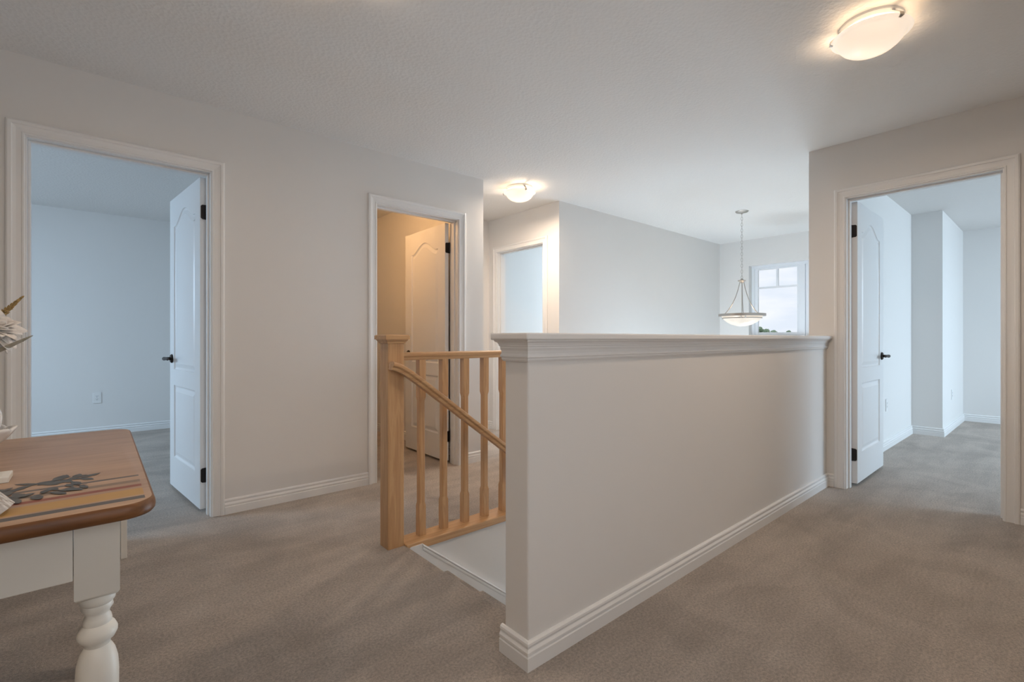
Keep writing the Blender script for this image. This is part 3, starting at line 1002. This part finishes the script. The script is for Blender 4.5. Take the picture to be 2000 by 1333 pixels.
def leg(x, y):
    hw = 0.0335
    m = MB()
    m.lathe([(r * 1.06, z) for r, z in LEG], c=(x, y, 0), seg=36)
    def sq(r, z):
        return [(x - r, y - r, z), (x + r, y - r, z), (x + r, y + r, z), (x - r, y + r, z)]
    m.rings([sq(0.024, 0.5585), sq(hw - 0.004, 0.561), sq(hw, 0.567), sq(hw, 0.7225)])
    m.build('leg', 'furniture_white', tb, smooth=45)
LX0, LX1, LY0, LY1 = TX0 + 0.09, 0.0015, 1.2485, TY1 - 0.11
for x in (LX0, LX1):
    for y in (LY0, LY1):
        leg(x, y)
hw = 0.0335
MB().box(LX0 + hw, LX1 - hw - 0.0012, LY0 - hw, LY0 - hw + 0.022, 0.605, 0.7215).build('apron', 'furniture_white', tb, bevel=0.0015)
MB().box(LX0 + hw, LX1 - hw - 0.0012, LY1 + hw - 0.022, LY1 + hw, 0.605, 0.7215).build('apron', 'furniture_white', tb, bevel=0.0015)
for x in (LX0 - hw + 0.006, LX1 + hw - 0.028):
    MB().box(x, x + 0.022, LY0 + hw + 0.001, LY1 - hw - 0.001, 0.605, 0.7215).build('apron', 'furniture_white', tb, bevel=0.0015)
# stencilled vine painted on the top
vn = MB()
rnd = random.Random(11)
zv = TZ + 0.0004
def flat_leaf(x, y, a, l, w):
    pr = [(0, 0), (0.25, 0.36), (0.55, 0.5), (0.8, 0.32), (1, 0), (0.8, -0.32), (0.55, -0.5), (0.25, -0.36)]
    ca, sa = math.cos(a), math.sin(a)
    zl = zv + 0.000012 * len(vn.f)
    vn.add([(x + l * u * ca - w * v * sa, y + l * u * sa + w * v * ca, zl) for u, v in pr], [tuple(range(8))])
def stem(p, w):
    for (x0, y0), (x1, y1) in zip(p, p[1:]):
        d = Vector((x1 - x0, y1 - y0)).normalized()
        nx, ny = -d.y * w, d.x * w
        vn.add([(x0 + nx, y0 + ny, zv), (x0 - nx, y0 - ny, zv), (x1 - nx, y1 - ny, zv), (x1 + nx, y1 + ny, zv)], [(0, 1, 2, 3)])
vx0, vx1 = -0.36, -0.015
for base_y, amp, ph, sp_ in ((1.415, 0.022, 0.4, 1), (1.345, 0.020, 2.1, 1)):
    pts = []
    for i in range(32):
        t = i / 31
        pts.append((vx1 + (vx0 - vx1) * t, base_y + amp * math.sin(9 * t + ph)))
    stem(pts, 0.0022)
    for i in range(1, 32, sp_):
        x, y = pts[i]
        for sgn in (-1, 1):
            if rnd.random() < 0.72:
                a = sgn * R(rnd.uniform(30, 80))
                flat_leaf(x, y, math.pi - a if rnd.random() < 0.3 else a, rnd.uniform(0.030, 0.052), rnd.uniform(0.012, 0.020))
vn.build('stencilled_vine', 'stencil', tb)

# things on the table
def petal(mb, c, az, tilt, ln, wd, curl, base_r=0.004, n=5, m=5, cup=0.25, blunt=False):
    """curved petal; az direction, tilt from vertical"""
    vs, fs = [], []
    ca, sa = math.cos(az), math.sin(az)
    for i in range(n + 1):
        t = i / n
        an = tilt + curl * t
        r = base_r + ln * (t * math.sin(tilt) + 0.5 * t * t * (math.sin(tilt + curl) - math.sin(tilt)))
        z = ln * (t * math.cos(tilt) + 0.5 * t * t * (math.cos(tilt + curl) - math.cos(tilt)))
        w = wd * math.sin(math.pi * min(1, 0.12 + t * 0.86)) ** 0.7
        if blunt:
            w = wd * (0.35 + 0.65 * min(1.0, t / 0.55)) * math.sqrt(max(0.03, 1 - max(0.0, (t - 0.6) / 0.4) ** 2.2))
        for j in range(m + 1):
            s_ = 2 * j / m - 1
            rr = r - cup * abs(s_) ** 2 * w * math.cos(an)
            zz = z + cup * abs(s_) ** 2 * w * math.sin(an)
            vs.append((c[0] + rr * ca - s_ * w * sa, c[1] + rr * sa + s_ * w * ca, c[2] + zz))
    for i in range(n):
        for j in range(m):
            a = i * (m + 1) + j
            fs.append((a, a + 1, a + m + 2, a + m + 1))
    mb.add(vs, fs)
def solid(o, th):
    md = o.modifiers.new('thickness', 'SOLIDIFY')
    md.thickness = th
    md.offset = 0
    return o

VX, VY = -0.282, 2.035
va = MB().lathe([(0.030, 0.0), (0.036, 0.003), (0.042, 0.04), (0.052, 0.10), (0.062, 0.155), (0.066, 0.195), (0.060, 0.228), (0.042, 0.252), (0.030, 0.262), (0.034, 0.275), (0.030, 0.275), (0.024, 0.258), (0.03, 0.19), (0.004, 0.12)], c=(VX, VY, TZ), seg=36).build('vase', 'vase', smooth=50)
tag(va, 'tan rounded vase on the table at the left edge, holding the flowers', 'vase')

FC = Vector((-0.208, 1.890, 1.092))
fw = empty('artificial_flower', FC)
tag(fw, 'large off-white silk flower above the table at the left edge', 'flower')
fr_ = random.Random(5)
ax = Vector((0.55, -0.35, 0.75)).normalized()
qrot = Vector((0, 0, 1)).rotation_difference(ax).to_matrix()
for ring, (cnt, tilt, ln, wd, curl) in enumerate(((5, 12, 0.045, 0.016, 0.2), (8, 32, 0.056, 0.020, 0.35), (10, 58, 0.066, 0.022, 0.3), (12, 85, 0.070, 0.023, 0.25), (10, 112, 0.066, 0.022, 0.2))):
    for k in range(cnt):
        mb = MB()
        petal(mb, (0, 0, -0.012), 2 * math.pi * (k + 0.5 * (ring % 2)) / cnt + fr_.uniform(-0.12, 0.12), R(tilt + fr_.uniform(-7, 7)), ln * fr_.uniform(0.88, 1.1), wd * fr_.uniform(0.85, 1.1), curl + fr_.uniform(-0.1, 0.2))
        mb.v = [qrot @ p for p in mb.v]
        solid(mb.build('petal', 'petal', fw, smooth=60, local=True), 0.0012)
MB().tube([tuple(qrot @ Vector((0, 0, -0.012))), (-0.02, 0.03, -0.04), (VX - FC.x + 0.004, VY - FC.y - 0.01, TZ + 0.29 - FC.z), (VX - FC.x, VY - FC.y, TZ + 0.15 - FC.z)], 0.003, 8).build('stem', 'grey_leaf', fw, smooth=60, local=True)
for (dx, dy, dz), az, ln, tl, wd in (((-0.025, 0.0, -0.085), R(-25), 0.125, 68, 0.012), ((-0.045, 0.0, -0.075), R(-60), 0.10, 84, 0.014), ((-0.04, 0, -0.07), R(20), 0.10, 80, 0.014)):
    mb = MB()
    petal(mb, (dx, dy, dz), az, R(tl), ln, wd, -0.25, cup=0.5, n=7)
    solid(mb.build('leaf', 'grey_leaf', fw, smooth=60, local=True), 0.0015)

sp = empty('flower_spike', (-0.24, 1.96, 1.05))
tag(sp, 'golden brown artificial seed spike rising beside the white flower', 'flower')
p0, p1 = Vector((-0.222, 1.950, 1.100)), Vector((-0.158, 1.897, 1.172))
MB().tube([(VX, VY + 0.012, TZ + 0.16), (VX + 0.003, VY + 0.005, TZ + 0.285), tuple(p0), tuple(p1)], 0.002, 6).build('stem', 'grey_leaf', sp, smooth=60)
fl = MB()
d = (p1 - p0)
sr = random.Random(3)
for i in range(60):
    t = 0.22 + 0.78 * i / 59
    q = p0 + d * t
    r = 0.0135 * (1.06 - t)
    a = i * 2.4
    e1 = d.normalized().cross(Vector((0, 1, 0))).normalized()
    e2 = d.normalized().cross(e1)
    o_ = (e1 * math.cos(a) + e2 * math.sin(a))
    fl.tube([q, q + o_ * r * 0.6 + d.normalized() * 0.004, q + o_ * r + d.normalized() * 0.010], 0.0022, 5, rads=[0.0016, 0.0026, 0.0008])
fl.build('florets', 'spike', sp, smooth=60, kind='stuff')

lb = empty('lotus_bowl', (-0.236, 1.855, TZ))
tag(lb, 'white ceramic lotus-petal candle bowl on the wooden table', 'candle holder')
MB().lathe([(0.022, 0), (0.026, 0.003), (0.020, 0.010), (0.030, 0.018), (0.040, 0.030), (0.036, 0.034), (0.004, 0.024)], seg=28).build('base', 'ceramic', lb, smooth=50, local=True)
for ring, (cnt, tilt, ln, wd, off) in enumerate(((7, 62, 0.088, 0.033, 0.2), (6, 32, 0.116, 0.033, 0.6))):
    for k in range(cnt):
        mb = MB()
        petal(mb, (0, 0, 0.014), 2 * math.pi * k / cnt + off, R(tilt), ln, wd, -0.55, base_r=0.012, n=10, m=6, cup=0.32, blunt=True)
        solid(mb.build('petal', 'ceramic', lb, smooth=60, local=True), 0.007)

wb = empty('stepped_block', (-0.205, 1.520, TZ))
tag(wb, 'small white stepped wooden stand on the table in front of the lotus bowl', 'stand')
MB().box(-0.07, 0.063, -0.035, 0.035, 0, 0.013).build('lower_tier', 'furniture_white', wb, local=True, bevel=0.002)
MB().box(-0.07, 0.043, -0.022, 0.030, 0.013, 0.026).build('upper_tier', 'furniture_white', wb, local=True, bevel=0.002)

sg = empty('wooden_sign', (-0.160, 1.216, TZ + 0.001), R(-8))
tag(sg, 'small whitewashed wooden board leaning near the striped table edge', 'sign')
tl = R(50)
ca, sa = math.cos(tl), math.sin(tl)
for i in range(5):
    y0 = i * 0.0088
    m = MB()
    # narrow slats side by side, rising to the left
    def tp(u, y, v):
        return (0.043 - u * ca - v * sa, y, u * sa - v * ca + 0.016 * ca)
    vs = [tp(u, y, v) for u in (0.0, 0.16) for y in (y0, y0 + 0.0080) for v in (0.0, 0.016)]
    m.add(vs, [(0, 1, 3, 2), (4, 6, 7, 5), (0, 4, 5, 1), (2, 3, 7, 6), (0, 2, 6, 4), (1, 5, 7, 3)])
    m.build('slat', 'weathered', sg, local=True, bevel=0.001)

# white bench behind the table
bn = empty('bench', (-0.5, 3.10, 0))
tag(bn, 'low white painted bench almost hidden behind the table', 'bench')
MB().box(-1.15, 0.135, 2.95, 3.255, 0.42, 0.445).build('seat', 'furniture_white', bn, bevel=0.003)
for x in (-1.10, 0.088):
    MB().box(x, x + 0.024, 2.965, 3.240, 0, 0.42).build('end_board', 'furniture_white', bn, bevel=0.002)
MB().box(-1.076, 0.088, 3.09, 3.115, 0.30, 0.42).build('stretcher', 'furniture_white', bn, bevel=0.002)

# ------------------------------------------------------------------ outdoors seen through the window
gr = MB().box(14, 420, -200, 330, -3.6, -3.5).build('ground', 'grass')
struct(gr, 'lawn and fields outside far below the window', 'ground')
def tree(x, y, h, r, seed, label):
    o = empty('tree', (x, y, -3.5))
    tag(o, label, 'tree', 'distant trees')
    MB().lathe([(0.18, 0), (0.13, h * 0.4), (0.05, h * 0.75)], seg=10).build('trunk', 'bronze', o, smooth=60, local=True)
    rr = random.Random(seed)
    bm = bmesh.new()
    for i in range(14):
        a = rr.uniform(0, 6.28)
        q = rr.random() ** 0.5 * r * 0.7
        z = h - r * 0.35 - rr.random() * h * 0.45
        if i == 0:
            q, z = 0, h - r * 0.4
        s_ = r * rr.uniform(0.3, 0.5)
        mt = Matrix.Translation((q * math.cos(a), q * math.sin(a), z)) @ Matrix.Diagonal((s_, s_, s_, 1))
        bmesh.ops.create_icosphere(bm, subdivisions=3, radius=1.0, matrix=mt)
    for v in bm.verts:
        v.co += v.normal * rr.uniform(-0.12, 0.12) * r * 0.5
    me = bpy.data.meshes.new('crown')
    bm.to_mesh(me)
    bm.free()
    me.materials.append(MATS['tree'])
    c = bpy.data.objects.new('crown', me)
    COL.objects.link(c)
    c.parent = o
D = 70.0
def at(px, dist):
    l = (px - 1000) / FPX
    return ((math.cos(YAW) + l * math.sin(YAW)) * dist, (math.sin(YAW) - l * math.cos(YAW)) * dist)
for px_, dist, topy, r, sd, lab in ((1484, 72, 638, 1.0, 1, 'leftmost small tree top behind the stairwell window'),
                                    (1497, 70, 641, 1.3, 2, 'wider tree top second from the left behind the window'),
                                    (1510, 95, 647, 1.6, 3, 'low distant tree crown in the middle of the window'),
                                    (1541, 80, 645, 1.2, 4, 'small faint tree crown at the right side of the window pane'),
                                    (1574, 74, 640, 1.4, 5, 'tree crown behind the second window sash')):
    x, y = at(px_, dist)
    top = 1.06 - (topy - 661.5) * dist / FPX
    tree(x, y, top + 3.5, r, sd, lab)
